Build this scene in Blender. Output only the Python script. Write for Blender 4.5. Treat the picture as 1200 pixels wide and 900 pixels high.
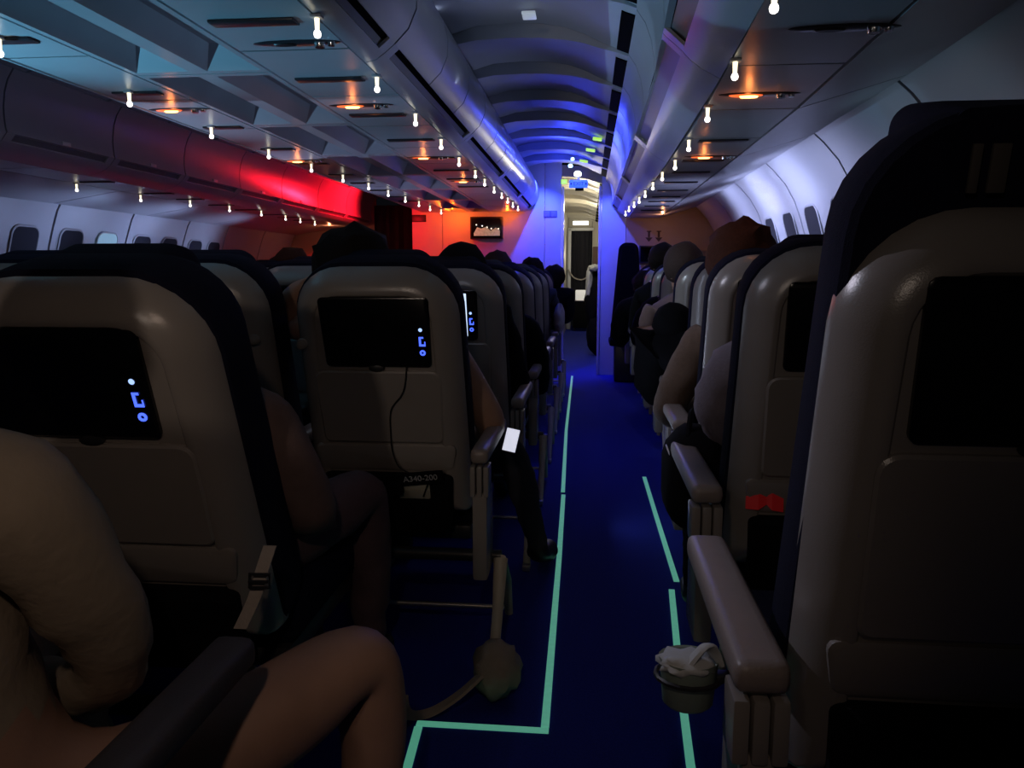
import bpy, bmesh, math, random
from mathutils import Vector, Matrix, Euler
for o in list(bpy.data.objects): bpy.data.objects.remove(o)
SC = bpy.context.scene; COL = SC.collection
random.seed(4)
# ------------------------------------------------------------------ camera
F = 900.0; EYE = 1.15; VPX, VPY = 690.0, 320.0
_d = Vector((VPX-600, 450-VPY, -F)).normalized()
PSI = math.asin(_d.x); TH = math.atan2(_d.y, -_d.z)
RV = Vector((math.cos(PSI), math.sin(PSI), 0))
FW = Vector((-math.sin(PSI)*math.cos(TH), math.cos(PSI)*math.cos(TH), -math.sin(TH)))
UV = RV.cross(FW); CO = Vector((0, 0, EYE))
def at(px, py, x=None, y=None, z=None):
    v = RV*((px-600)/F)+UV*((450-py)/F)+FW
    t = (x/v.x) if x is not None else (y/v.y) if y is not None else ((z-EYE)/v.z)
    return CO+v*t
cam = bpy.data.cameras.new('camera'); cam.sensor_width = 36; cam.sensor_fit = 'HORIZONTAL'; cam.lens = 36*F/1200
cam.clip_start = 0.02
co = bpy.data.objects.new('camera', cam); COL.objects.link(co)
M3 = Matrix((RV, UV, -FW)).transposed(); co.matrix_world = Matrix.Translation(CO) @ M3.to_4x4()
SC.camera = co
# ------------------------------------------------------------------ world, exposure
w = bpy.data.worlds.new('world'); SC.world = w; w.use_nodes = True
w.node_tree.nodes['Background'].inputs[0].default_value = (0.5, 0.55, 0.75, 1)
w.node_tree.nodes['Background'].inputs[1].default_value = 0.004
SC.view_settings.view_transform = 'Standard'; SC.view_settings.look = 'None'
SC.view_settings.gamma = 1; SC.view_settings.exposure = 0.15; SC.view_settings.use_curve_mapping = False
# ------------------------------------------------------------------ cabin lights and added fill spots
def light(name, kind, loc, col, power, size=.05, size_y=None, aim=None, spot=None, blend=.5, spec=1.0, spread=None):
    l = bpy.data.lights.new(name, kind); l.color = col; l.energy = power; l.specular_factor = spec
    if kind == 'AREA':
        l.size = size
        if size_y: l.shape = 'RECTANGLE'; l.size_y = size_y
        if spread: l.spread = spread
    else: l.shadow_soft_size = size
    if kind == 'SPOT': l.spot_size = spot; l.spot_blend = blend
    o = bpy.data.objects.new(name, l); COL.objects.link(o); o.location = loc
    if aim is not None:
        o.rotation_euler = (Vector(aim)-Vector(loc)).to_track_quat('-Z', 'Y').to_euler()
    return o
BY = 8.75                                  # bulkhead distance
BLUE = (.03, .06, 1); RED = (1, .006, .02); ORANGE = (1, .15, .008); LAV = (.50, .56, 1); CYAN = (.25, .62, 1)
LY = 10.4                                  # the far side of the cabin runs on further
BL2 = (.035, .06, 1)
light('blue_mood_light', 'POINT', (-.25, 7.9, 2.15), BL2, 7, .01)
light('blue_spot_inner', 'SPOT', (-.46, 8.25, 2.20), BL2, 100, .01, aim=(-.66, 8.75, 1.3), spot=math.radians(100), blend=.7)
light('blue_spot_outer', 'SPOT', (.06, 8.25, 2.15), BL2, 70, .01, aim=(.34, 8.75, 1.4), spot=math.radians(80), blend=.7)
light('blue_mood_light_aisle', 'POINT', (-.22, 6.6, 2.14), BL2, 6, .01)
light('red_mood_light', 'SPOT', (-2.30, 9.2, 2.10), RED, 120, .01, aim=(-3.0, 8.95, 1.95), spot=math.radians(136), blend=.5)
light('red_bulkhead_lamp', 'SPOT', (-2.15, 7.9, 1.75), (1, .008, .015), 28, .006, aim=(-1.8, 8.75, 1.5), spot=math.radians(80), blend=.6)
light('orange_wash', 'POINT', (-1.5, 8.54, 1.79), ORANGE, 2.9, .008)
light('orange_wash_b', 'POINT', (-.90, 8.56, 1.79), ORANGE, 1.5, .008)
light('orange_wash_c', 'POINT', (.75, 8.2, 1.70), (1, .42, .2), .9, .008)
light('orange_wash_d', 'POINT', (-3.3, 9.7, 1.70), (1, .3, .12), 1.2, .008)
for k, (yy, e, c) in enumerate(((3.3, .55, (.40, .72, .9)), (5.0, 9.0, LAV), (5.9, 13.0, LAV), (6.8, 11.0, LAV))):
    light('sidewall_fill_%d' % k, 'SPOT', (.90, yy, 1.46), c, e*1.2, .004, aim=(1.5, yy-.1, 1.62), spot=math.radians(140), blend=.6, spec=0)  # unseen fill spots in open air standing in for a sidewall wash
for k, (yy, e) in enumerate(((5.6, 2.2), (6.7, 3.4), (7.9, 2.4))):
    light('sidewall_fill_port_%d' % k, 'SPOT', (-3.55, yy, 1.24), (.42, .56, 1), e*2.6, .004, aim=(-4.05, yy-.2, 1.72), spot=math.radians(125), blend=.8, spec=0)  # added fill over the far seats to brighten that wall, no fixture
for k, (yy, e, c) in enumerate(((2.1, 75, (.18, .62, .95)), (3.3, 38, (.36, .64, 1)), (4.7, 38, (.44, .60, 1)), (6.2, 28, (.5, .56, 1)))):
    light('port_ceiling_fill_%d' % k, 'SPOT', (-2.50, yy, .98), c, e, .004, aim=(-1.42, yy+.1, 1.83), spot=math.radians(76), blend=.9)  # made-up upward spots brightening the coffers and service strip
for k, (yy, e) in enumerate(((2.7, 8), (4.4, 8), (6.0, 7))):
    light('middle_ceiling_fill_%d' % k, 'SPOT', (.02, yy, 1.02), (.5, .58, 1), e, .004, aim=(-.82, yy+.1, 1.83), spot=math.radians(80), blend=.9)  # spots added in mid-aisle to lift the middle ceiling, no real source
for k, (yy, e) in enumerate(((5.4, 6), (6.8, 8))):
    light('window_strip_fill_%d' % k, 'SPOT', (.70, yy, 1.25), LAV, e, .004, aim=(.72, yy+.1, 1.75), spot=math.radians(110), blend=.9)  # invented uplights for the window-side service strip
light('vault_cove', 'AREA', (-.665, 3.4, 2.205), (.62, .72, 1), 5.6, .012, 4.4, aim=(-.1, 3.4, 2.40))
for k, (y0, y1, e, c) in enumerate(((1.75, 1.25, 22, (.86, .82, 1)), (2.3, 2.6, 20, (.84, .82, 1)), (3.9, 4.4, 30, (.7, .84, 1)), (5.4, 6.2, 30, (.6, .8, 1)))):
    light('seat_rim_fill_%d' % k, 'SPOT', (-.98, y0, 1.80), c, e, .012, aim=(.40, y1, .95), spot=math.radians(50), blend=1)  # extra spots added to light the aisle-side rims of the window-side seats
light('aisle_blue_fill', 'SPOT', (-.15, 5.0, 2.2), BL2, 16, .01, aim=(.08, 4.6, 0), spot=math.radians(70), blend=1)  # unseen blue fill added to spread the blue along the carpet
light('seat_edge_fill', 'SPOT', (-.62, 1.3, 1.80), (.72, .76, 1), 7, .01, aim=(.42, 4.2, .95), spot=math.radians(44), blend=.9)  # made-up spot that whitens the seat edges along the aisle
light('rear_fill', 'SPOT', (-.75, -1.3, 1.80), (1, .80, .66), 27, .06, aim=(-.68, 2.0, 1.92), spot=math.radians(80), blend=1)  # unseen warm fill added behind the camera for the seat backs
light('near_row_fill', 'SPOT', (-.10, -.25, 1.72), (1, .74, .58), 8.5, .03, aim=(-.56, 1.2, .50), spot=math.radians(72), blend=1)  # warm fill added for the nearest person and the knees
light('forward_cabin_lamp', 'POINT', (-.1, 10.0, 2.0), (1, .93, .75), 13, .01)
light('forward_cabin_lamp_c', 'POINT', (-.15, 14.9, 1.5), (1, .93, .75), 6, .01)
light('forward_cabin_lamp_b', 'POINT', (.1, 12.2, 1.9), (1, .93, .75), 13, .01)
# ------------------------------------------------------------------ materials
MATS = {}
def mat(name, col=(.5, .5, .5), rough=.5, metal=0, noise=0, nscale=40, bump=0, bscale=200, emit=None, estr=0, spec=.5, coat=0):
    if name in MATS: return MATS[name]
    m = bpy.data.materials.new(name); m.use_nodes = True; nt = m.node_tree; b = nt.nodes['Principled BSDF']
    b.inputs['Base Color'].default_value = (*col, 1); b.inputs['Roughness'].default_value = rough
    b.inputs['Metallic'].default_value = metal; b.inputs['Specular IOR Level'].default_value = spec
    b.inputs['Coat Weight'].default_value = coat
    tc = nt.nodes.new('ShaderNodeTexCoord')
    if noise:
        n = nt.nodes.new('ShaderNodeTexNoise'); n.inputs['Scale'].default_value = nscale; n.inputs['Detail'].default_value = 4
        nt.links.new(tc.outputs['Object'], n.inputs['Vector'])
        mx = nt.nodes.new('ShaderNodeMix'); mx.data_type = 'RGBA'
        mx.inputs[6].default_value = (*[c*(1-noise) for c in col], 1); mx.inputs[7].default_value = (*[min(1, c*(1+noise)) for c in col], 1)
        nt.links.new(n.outputs['Fac'], mx.inputs[0]); nt.links.new(mx.outputs[2], b.inputs['Base Color'])
    if bump:
        n2 = nt.nodes.new('ShaderNodeTexNoise'); n2.inputs['Scale'].default_value = bscale; n2.inputs['Detail'].default_value = 3
        nt.links.new(tc.outputs['Object'], n2.inputs['Vector'])
        bp = nt.nodes.new('ShaderNodeBump'); bp.inputs['Strength'].default_value = bump; bp.inputs['Distance'].default_value = .004
        nt.links.new(n2.outputs['Fac'], bp.inputs['Height']); nt.links.new(bp.outputs[0], b.inputs['Normal'])
    if emit:
        b.inputs['Emission Color'].default_value = (*emit, 1); b.inputs['Emission Strength'].default_value = estr
    MATS[name] = m; return m
SHELL = mat('seat_shell_plastic', (.235, .212, .195), .27, spec=.6, noise=.06, nscale=14, bump=.08, bscale=420)
NAVY = mat('navy_seat_fabric', (.006, .0065, .018), .95, spec=.12, noise=.25, nscale=90, bump=.4, bscale=500)
BLACKF = mat('black_fabric', (.004, .004, .0055), .95, spec=.15, noise=.25, nscale=70, bump=.4, bscale=400)
SCREEN = mat('black_screen_glass', (.003, .003, .004), .22)
BEZEL = mat('dark_bezel', (.02, .02, .022), .4)
ICON = mat('blue_key_light', (.1, .2, .9), .5, emit=(.06, .12, 1), estr=1.6)
ICONW = mat('pale_key_light', (.5, .6, .9), .5, emit=(.36, .54, 1), estr=1.2)
DISPLAY = mat('lit_display', (.5, .6, .8), .5, emit=(.6, .75, 1), estr=1.1)
METAL = mat('brushed_metal', (.55, .52, .48), .35, metal=.85, noise=.1)
LEGM = mat('beige_leg_paint', (.42, .38, .30), .45, noise=.08)
PAD = mat('armrest_pad', (.23, .19, .175), .42, noise=.1, nscale=30, bump=.1, bscale=300)
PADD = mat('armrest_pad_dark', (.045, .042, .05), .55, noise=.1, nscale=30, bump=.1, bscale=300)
CARPET = mat('blue_carpet', (.024, .036, .30), .97, noise=.35, nscale=160, bump=.7, bscale=700, spec=.1)
TAPE = mat('photoluminescent_tape', (.25, .55, .42), .6, noise=.15, nscale=60, emit=(.12, .50, .34), estr=.42)
BIN = mat('bin_plastic', (.40, .41, .44), .28, noise=.05, nscale=8, bump=.04, bscale=260)
BINB = mat('bin_body', (.16, .165, .18), .4, noise=.05)
SLOT = mat('black_recess', (.0015, .0015, .002), .9, spec=.05)
PSU = mat('service_panel_plastic', (.40, .405, .43), .34, noise=.06, nscale=10, bump=.04, bscale=260)
VAULT = mat('vault_plastic', (.42, .44, .48), .55, noise=.05, nscale=6, bump=.05, bscale=260)
WALL = mat('sidewall_plastic', (.50, .51, .54), .42, noise=.05, nscale=6, bump=.05, bscale=260)
SEAM = mat('dark_seam', (.03, .03, .035), .6)
SHADE = mat('window_shade', (.035, .035, .045), .85, noise=.1, spec=.1)
SHADEL = mat('window_glow_pale', (.45, .52, .55), .45, noise=.1, emit=(.20, .50, .58), estr=.28)
BULK = mat('bulkhead_laminate', (.62, .60, .58), .5, noise=.03, nscale=5)
TAN = mat('tan_laminate', (.45, .34, .24), .5, noise=.06, nscale=6)
CURT = mat('dark_curtain', (.010, .010, .016), .95, noise=.2, nscale=60, bump=.3)
LAMP = mat('cream_light', (.9, .85, .65), .5, emit=(1, .86, .55), estr=1.5)
LAMPW = mat('white_light', (.9, .9, .9), .5, emit=(1, .94, .88), estr=3.0)
LENS = mat('orange_lens', (.8, .2, .05), .4, emit=(1, .45, .12), estr=6)
LENSR = mat('red_orange_glow', (.5, .08, .02), .4, emit=(1, .14, .03), estr=1.2)
OVAL = mat('dark_oval_recess', (.03, .03, .035), .3)
CHROME = mat('chrome_nozzle', (.6, .6, .62), .2, metal=1)
SKIN = mat('skin', (.36, .21, .15), .55, noise=.12, nscale=25, bump=.1, bscale=200)
CREAM = mat('cream_shirt', (.31, .25, .185), .85, noise=.1, nscale=30, bump=.35, bscale=60)
MAUVE = mat('mauve_knit', (.25, .21, .26), .9, noise=.15, nscale=60, bump=.4, bscale=160)
TANK = mat('tan_knit', (.13, .085, .06), .9, noise=.2, nscale=60, bump=.4, bscale=160)
MAROON = mat('maroon_trousers', (.105, .062, .070), .9, noise=.2, nscale=40, bump=.4, bscale=120)
BROWNC = mat('brown_coat', (.15, .095, .085), .85, noise=.2, nscale=40, bump=.3, bscale=120)
DKHAIR = mat('dark_hair', (.012, .008, .007), .85, spec=.12, noise=.4, nscale=120, bump=.6, bscale=260)
REDHAIR = mat('auburn_hair', (.060, .019, .010), .8, spec=.15, noise=.4, nscale=120, bump=.6, bscale=260)
CAPM = mat('brown_cap', (.055, .038, .034), .9, spec=.15, noise=.2, nscale=80, bump=.3)
DENIM = mat('dark_denim', (.02, .022, .035), .9, noise=.2, nscale=80, bump=.3)
SHOE = mat('black_shoe', (.006, .006, .007), .5)
EYEM = mat('eye', (.05, .035, .03), .2)
PAPER = mat('white_paper', (.42, .44, .45), .7, noise=.05, bump=.5, bscale=40)
CUPM = mat('grey_green_cup', (.19, .24, .21), .5, noise=.08)
BEIGEB = mat('beige_cotton', (.34, .28, .21), .9, noise=.15, nscale=40, bump=.4, bscale=120)
REDT = mat('red_tag_cloth', (.55, .015, .02), .6, noise=.1, emit=(.8, .02, .02), estr=.03)
CABLE = mat('black_cable', (.004, .004, .004), .5)
STRAP = mat('pale_strap', (.42, .37, .33), .85, noise=.1, nscale=80, bump=.3)
LETTER = mat('grey_letters', (.35, .35, .36), .6)
ARROW = mat('dark_brown_print', (.05, .025, .015), .6)
SIGNB = mat('blue_sign', (.06, .12, .7), .4, emit=(.05, .16, 1), estr=.9)
SIGNT = mat('sign_text', (.01, .02, .3), .5)
GREENL = mat('green_lamp', (.4, .8, .1), .5, emit=(.45, .85, .08), estr=.9)
CYANL = mat('cyan_lamp', (.5, .8, 1), .5, emit=(.45, .8, 1), estr=3)
HOT = mat('white_hot_lamp', (1, 1, 1), .5, emit=(.85, .92, 1), estr=6)
WHITE = mat('white_gloss', (.7, .7, .68), .4)
IVORY = mat('ivory_lining', (.60, .56, .46), .5, noise=.05)
GREYTAG = mat('grey_woven_tag', (.06, .052, .046), .8, noise=.1)
# ------------------------------------------------------------------ helpers
def finish(me, m, smooth=35):
    if m is not None: me.materials.append(m)
    if smooth:
        for p in me.polygons: p.use_smooth = True
        me.set_sharp_from_angle(angle=math.radians(smooth))
    return me
def mk(name, verts, faces, m=None, parent=None, smooth=35):
    me = bpy.data.meshes.new(name); me.from_pydata([tuple(v) for v in verts], [], faces); me.validate()
    bm = bmesh.new(); bm.from_mesh(me); bmesh.ops.recalc_face_normals(bm, faces=bm.faces); bm.to_mesh(me); bm.free()
    finish(me, m, smooth); return link(name, me, parent)
def link(name, me, parent=None):
    o = bpy.data.objects.new(name, me); COL.objects.link(o)
    if parent is not None: o.parent = parent
    return o
def empty(name, loc=(0, 0, 0), rz=0):
    o = bpy.data.objects.new(name, None); COL.objects.link(o); o.location = loc; o.rotation_euler = (0, 0, rz); o.empty_display_size = .1; return o
def tag(o, label, cat, group=None):
    o['label'] = label; o['category'] = cat
    if group: o['group'] = group
    return o
def struct(o): o['kind'] = 'structure'; return o
def sweep(name, p0, p1, y0, y1, m, parent=None, smooth=35):
    n = len(p0); V = [(x, y0, z) for x, z in p0]+[(x, y1, z) for x, z in p1]
    Fc = [(i, (i+1) % n, n+(i+1) % n, n+i) for i in range(n)]+[tuple(range(n))[::-1], tuple(range(n, 2*n))]
    return mk(name, V, Fc, m, parent, smooth)
def offset(chain, d):
    out = []
    for i, (x, z) in enumerate(chain):
        a = chain[max(0, i-1)]; b = chain[min(len(chain)-1, i+1)]
        tx, tz = b[0]-a[0], b[1]-a[1]; L = math.hypot(tx, tz) or 1
        out.append((x-tz/L*d, z+tx/L*d))
    return out
def strip(chain, d): return list(chain)+offset(chain, d)[::-1]
RB = {}
def rbox_me(name, sx, sy, sz, bev, m, seg=2):
    k = (round(sx, 4), round(sy, 4), round(sz, 4), bev, m.name if m else '', seg)
    if k in RB: return RB[k]
    bm = bmesh.new(); bmesh.ops.create_cube(bm, size=1); bmesh.ops.scale(bm, vec=(sx, sy, sz), verts=bm.verts)
    if bev: bmesh.ops.bevel(bm, geom=bm.edges[:], offset=bev, segments=seg, affect='EDGES', profile=.6)
    me = bpy.data.meshes.new(name); bm.to_mesh(me); bm.free(); finish(me, m, 40); RB[k] = me; return me
def rbox(name, c, s, bev, m, parent=None, rot=(0, 0, 0), seg=2):
    o = link(name, rbox_me(name, *s, bev, m, seg), parent); o.location = c; o.rotation_euler = rot; return o
def tube(name, pts, r, m, parent=None, n=8, closed=False, cap=True, flat=1.0):
    pts = [Vector(p) for p in pts]; rr = r if isinstance(r, (list, tuple)) else [r]*len(pts)
    V = []; Fc = []; N = len(pts); prev = None
    for i, p in enumerate(pts):
        t = (pts[min(N-1, i+1)]-pts[max(0, i-1)])
        t = t.normalized() if t.length > 1e-9 else Vector((0, 0, 1))
        a = prev if prev is not None else (Vector((0, 0, 1)) if abs(t.z) < .9 else Vector((1, 0, 0)))
        u = (a-t*a.dot(t)).normalized(); v = t.cross(u); prev = u
        for k in range(n):
            an = 2*math.pi*k/n; V.append(p+(u*math.cos(an)*flat+v*math.sin(an))*rr[i])
    for i in range(N-1):
        for k in range(n): Fc.append((i*n+k, i*n+(k+1) % n, (i+1)*n+(k+1) % n, (i+1)*n+k))
    if cap: Fc += [tuple(range(n))[::-1], tuple(range((N-1)*n, N*n))]
    return mk(name, V, Fc, m, parent, 50)
def smooth_path(pts, n=6):
    P = [Vector(p) for p in pts]; out = []
    for i in range(len(P)-1):
        p0 = P[max(0, i-1)]; p1 = P[i]; p2 = P[i+1]; p3 = P[min(len(P)-1, i+2)]
        for k in range(n):
            t = k/n; out.append(.5*((2*p1)+(p2-p0)*t+(2*p0-5*p1+4*p2-p3)*t*t+(3*p1-p0-3*p2+p3)*t**3))
    out.append(P[-1]); return out
def lathe(name, prof, m, parent=None, n=16, loc=(0, 0, 0), sx=1, sy=1, rot=(0, 0, 0)):
    V = []; Fc = []
    for r, z in prof:
        for k in range(n):
            a = 2*math.pi*k/n; V.append((r*math.cos(a)*sx, r*math.sin(a)*sy, z))
    for i in range(len(prof)-1):
        for k in range(n): Fc.append((i*n+k, i*n+(k+1) % n, (i+1)*n+(k+1) % n, (i+1)*n+k))
    Fc += [tuple(range(n))[::-1], tuple(range((len(prof)-1)*n, len(prof)*n))]
    o = mk(name, V, Fc, m, parent, 45); o.location = loc; o.rotation_euler = rot; return o
def blob(name, c, s, m, parent=None, noise=0.0, freq=3.0, sub=3, rot=(0, 0, 0), power=2.0):
    from mathutils import noise as NZ
    bm = bmesh.new(); bmesh.ops.create_icosphere(bm, subdivisions=sub, radius=1)
    for v in bm.verts:
        d = v.co.normalized()
        if power != 2: d = Vector([math.copysign(abs(q)**(2/power), q) for q in d])
        k = 1+noise*NZ.noise(v.co*freq+Vector((c[0]*7, c[1]*5, c[2]*3)))
        v.co = Vector((d.x*s[0], d.y*s[1], d.z*s[2]))*k
    me = bpy.data.meshes.new(name); bm.to_mesh(me); bm.free(); finish(me, m, 80)
    o = link(name, me, parent); o.location = c; o.rotation_euler = rot; return o
def text(name, body, size, loc, rot, m, parent=None, extrude=.002, align='CENTER'):
    cu = bpy.data.curves.new(name, 'FONT'); cu.body = body; cu.size = size; cu.extrude = extrude; cu.align_x = align; cu.align_y = 'CENTER'
    t = bpy.data.objects.new(name, cu); COL.objects.link(t)
    dg = bpy.context.evaluated_depsgraph_get(); me = bpy.data.meshes.new_from_object(t.evaluated_get(dg))
    bpy.data.objects.remove(t); me.materials.clear(); me.materials.append(m)
    o = link(name, me, parent); o.location = loc; o.rotation_euler = rot; return o
def copy_tree(o, parent=None):
    c = o.copy(); COL.objects.link(c); c.parent = parent
    for ch in list(o.children): copy_tree(ch, c)
    return c
# ------------------------------------------------------------------ setting: floor and path lighting
struct(mk('floor', [(-4.1, -1, 0), (1.40, -1, 0), (1.40, 17, 0), (-4.1, 17, 0), (-4.1, -1, -.05), (1.40, -1, -.05), (1.40, 17, -.05), (-4.1, 17, -.05)],
          [(0, 1, 2, 3), (7, 6, 5, 4), (0, 4, 5, 1), (1, 5, 6, 2), (2, 6, 7, 3), (3, 7, 4, 0)], CARPET, smooth=0))
def tape(pts, label):
    V = []; Fc = []
    for i, (x, y) in enumerate(pts):
        a = Vector(pts[max(0, i-1)]); b = Vector(pts[min(len(pts)-1, i+1)]); t = (b-a).normalized(); nrm = Vector((t.y, -t.x))*.0105
        for s in (-1, 1):
            for z in (.0005, .004): V.append((x+nrm.x*s, y+nrm.y*s, z))
    for i in range(len(pts)-1):
        k = i*4; q = k+4
        Fc += [(k+1, k+3, q+3, q+1), (k, k+1, q+1, q), (k+2, q+2, q+3, k+3), (k, q, q+2, k+2)]
    Fc += [(0, 2, 3, 1), (len(V)-4, len(V)-3, len(V)-1, len(V)-2)]
    return tag(mk('floor_path_strip', V, Fc, TAPE, smooth=0), label, 'path strip', 'glowing floor path strips')
tape([(-.095, 1.815), (-.104, 3.0), (-.116, 3.9)], 'green glowing floor strip beside the seat holding the wired screen')
tape([(-.12, 3.95), (-.15, 5.6), (-.17, 8.6)], 'pale glowing floor strip running on to the blue bulkhead along the middle seats')
tape([(-.425, 1.80), (-.085, 1.80)], 'short green glowing floor strip lying across the carpet')
tape([(-.405, 1.0), (-.406, 1.6), (-.417, 1.785)], 'green glowing floor strip beside the bare knee')
tape([(.245, 1.0), (.255, 1.7), (.27, 2.0), (.318, 2.72)], 'green glowing floor strip passing under the cup by the window-side armrest')
tape([(.345, 2.80), (.336, 3.6), (.33, 4.3)], 'pale glowing floor strip bending past the black bag')
# ------------------------------------------------------------------ taper of the rear cabin on the window side
def sh(y): return -.05*max(0, min(1.4, (3.2-y)/1.5))
def shp(prof, y): return [(x+sh(y), z) for x, z in prof]
MX = -1.35
def mir(prof): return [(2*MX-x, z) for x, z in prof]
# vault ceiling over the aisles
ceil = struct(empty('ceiling'))
VA = [(-.70, 2.235), (-.55, 2.26), (-.386, 2.265), (-.25, 2.262), (-.13, 2.25), (-.04, 2.232), (.043, 2.205), (.12, 2.185), (.19, 2.16), (.25, 2.13)]
RISE = [.045, .062, .066, .064, .056, .042, .028, .016, .006, .0]
CP = .67; C0 = 3.86
y = C0-5*CP; k = 0
while y < 16:
    if not (BY-.30 < y < BY+.1):
        far = y > BY
        y1 = min(y+CP, BY) if not far else y+CP
        low = [(x, z) for x, z in VA]; hi = [(x, z+r) for (x, z), r in zip(VA, RISE)]
        prof0 = low+[(x, z+.13) for x, z in low[::-1]]; prof1 = hi+[(x, z+.13) for x, z in low[::-1]]
        p = sweep('ceiling_panel', shp(prof0, y), shp(prof1, y1), y, y1-.004, IVORY if far else VAULT, ceil)
        # black air grille at the window-side edge of each panel
        a = .15+sh(y); L = (y1-y)
        for g in range(1 if not far else 1):
            V = []
            for yy in (y+.12*L, y+.90*L):
                for (xx, zz) in ((.115, 2.181), (.19, 2.153), (.19, 2.165), (.115, 2.193)): V.append((xx+sh(yy), yy, zz))
            mk('air_grille', V, [(0, 1, 2, 3), (7, 6, 5, 4), (0, 4, 5, 1), (1, 5, 6, 2), (2, 6, 7, 3), (3, 7, 4, 0)], SLOT, p, 0)
        if 2.4 < y < LY:
            q = mir([(x, z) for x, z in prof0]); q1 = mir([(x, z) for x, z in prof1])
            sweep('ceiling_panel', q, q1, y, y+CP-.004, VAULT, ceil)
    y += CP; k += 1
# ------------------------------------------------------------------ overhead bins
DOOR_R = [(.17, 2.16), (.205, 2.11), (.228, 2.05), (.241, 1.98), (.243, 1.93), (.240, 1.89)]
RIM_R = [(.302, 1.835), (.33, 1.806), (.365, 1.78), (.42, 1.75)]
DOOR_C = [(-.69, 2.25), (-.62, 2.19), (-.575, 2.12), (-.56, 2.05), (-.563, 1.99), (-.59, 1.93), (-.636, 1.885)]
RIM_C = [(-.672, 1.856), (-.70, 1.838), (-.735, 1.83)]
def bin_unit(door, rim, back, y0, y1, npan, shf, label, group, sgn, latch=False):
    root = empty('overhead_bin', (0, 0, 0)); tag(root, label, 'luggage bin', group)
    S = lambda pr, y: [(x+shf(y), z) for x, z in pr]
    inner = offset(door, sgn*.022)+offset(rim, sgn*.014)+back
    sweep('body', S(inner, y0), S(inner, y1), y0+.002, y1-.002, BINB, root)
    d = strip(door, sgn*.02)
    for i in range(npan):
        a = y0+(y1-y0)*i/npan+.006; b = y0+(y1-y0)*(i+1)/npan-.006
        sweep('door_panel', S(d, a), S(d, b), a, b, BIN, root, 30)
    r = strip(rim, sgn*.012)
    sweep('rim', S(r, y0), S(r, y1), y0+.003, y1-.003, BIN, root, 30)
    gap = [door[-1], rim[0]]; g = strip(gap, sgn*.010); hg = strip(offset(gap, sgn*.018), sgn*.006)
    sweep('handle_recess', S(hg, y0), S(hg, y1), y0+.05, y1-.05, SLOT, root, 0)
    for a, b in ((y0+.003, y0+.06), (y1-.06, y1-.003)):
        sweep('end_cap', S(g, a), S(g, b), a, b, BIN, root, 30)
    if latch:
        ym = (y0+y1)/2; x, z = door[-2]; rbox('latch', (x-sgn*.004+shf(ym), ym, z-.012), (.012, .07, .022), .004, WHITE, root)
    return root
Z0 = lambda y: 0
bacR = [(1.08, 1.87), (1.08, 2.20), (.19, 2.20)]
YB = [.75, 2.56, 4.42, 6.2, 7.6, BY-.012]
ordw = ['rearmost', 'second', 'third', 'fourth', 'fifth']
nearto = ['reaching over the raised black headrest', 'above the first orange lamps by the windows', 'catching blue light above the window seats', 'with a pale green sheen near the doorway', 'meeting the blue and tan bulkhead']
for i in range(5):
    bin_unit(DOOR_R, RIM_R, bacR, YB[i], YB[i+1], 3 if i < 3 else 2, sh, 'grey rounded overhead bin on the window side, '+nearto[i], 'overhead bins above the two-seat side', 1)
YC = [.75, 2.57, 4.22, 5.9, 7.4, BY-.012]
nearc = ['rearmost of its row, in shade', 'above the seat with the wired screen', 'with a greenish blue sheen over the aisle', 'shining blue towards the bulkhead', 'touching the blue bulkhead']
bacC = [(-1.2, 1.90), (-1.2, 2.3), (-.74, 2.3)]
for i in range(5):
    bin_unit(DOOR_C, RIM_C, bacC, YC[i], YC[i+1], 3 if i < 3 else 2, Z0, 'rounded overhead bin on the middle row, '+nearc[i], 'overhead bins above the middle seats', -1)
DOOR_L = mir([(.17, 2.16), (.205, 2.11), (.228, 2.05), (.241, 1.98), (.243, 1.93), (.240, 1.88), (.235, 1.855)]); RIM_L = mir([(.268, 1.815), (.30, 1.79), (.34, 1.77), (.42, 1.75)])
YL = [2.0, 2.85, 3.75, 4.65, 5.5, 6.4, 7.3, 8.3, 9.3, LY-.012]
for i in range(9):
    lab = ('dark overhead bin across the cabin, rearmost in its row', 'dark overhead bin across the cabin, second in its row', 'dark overhead bin across the cabin, third in its row', 'dark overhead bin across the cabin with a bright lower edge',
           'overhead bin across the cabin where the red light begins', 'red lit overhead bin beside the dim grey ones', 'bright red lit overhead bin midway along the red stretch', 'brightest red overhead bin, second from the black curtain', 'red lit overhead bin ending at the black curtain')[i]
    bin_unit(DOOR_L, RIM_L, mir(bacR), YL[i], YL[i+1], 1, Z0, lab, 'overhead bins across the cabin', -1, True)
# ------------------------------------------------------------------ underside panels of the middle unit and window-side units
ZC = 1.83; ZR = 1.75
def pan(name, x0, x1, y0, y1, z, t, m, parent, shf=Z0, z1=None):
    z1 = z if z1 is None else z1; g = .006
    pr = lambda y: [(x0+shf(y)+g, z), (x1+shf(y)-g, z1), (x1+shf(y)-g, z1+t), (x0+shf(y)+g, z+t)]
    return sweep(name, pr(y0), pr(y1), y0+g, y1-g, m, parent, 0)
def slats(x0, x1, ys, z, shf, flip):
    for a, b in zip(ys[:-1], ys[1:]):
        p = pan('service_panel', x0, x1, a, b, z, .02, PSU, ceil, shf)
CL = [(372, 40), (442, 105), (487, 145), (517, 173), (538, 193), (557, 207), (568, 216.5), (579, 225), (588, 231.5), (595, 237), (601, 242), (607, 246)]
LL = [(0, 63), (152, 122), (248, 160), (315, 184), (365, 200), (402, 212), (432, 221), (455, 229), (475, 236), (491, 241), (504, 246), (517, 250)]
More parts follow.
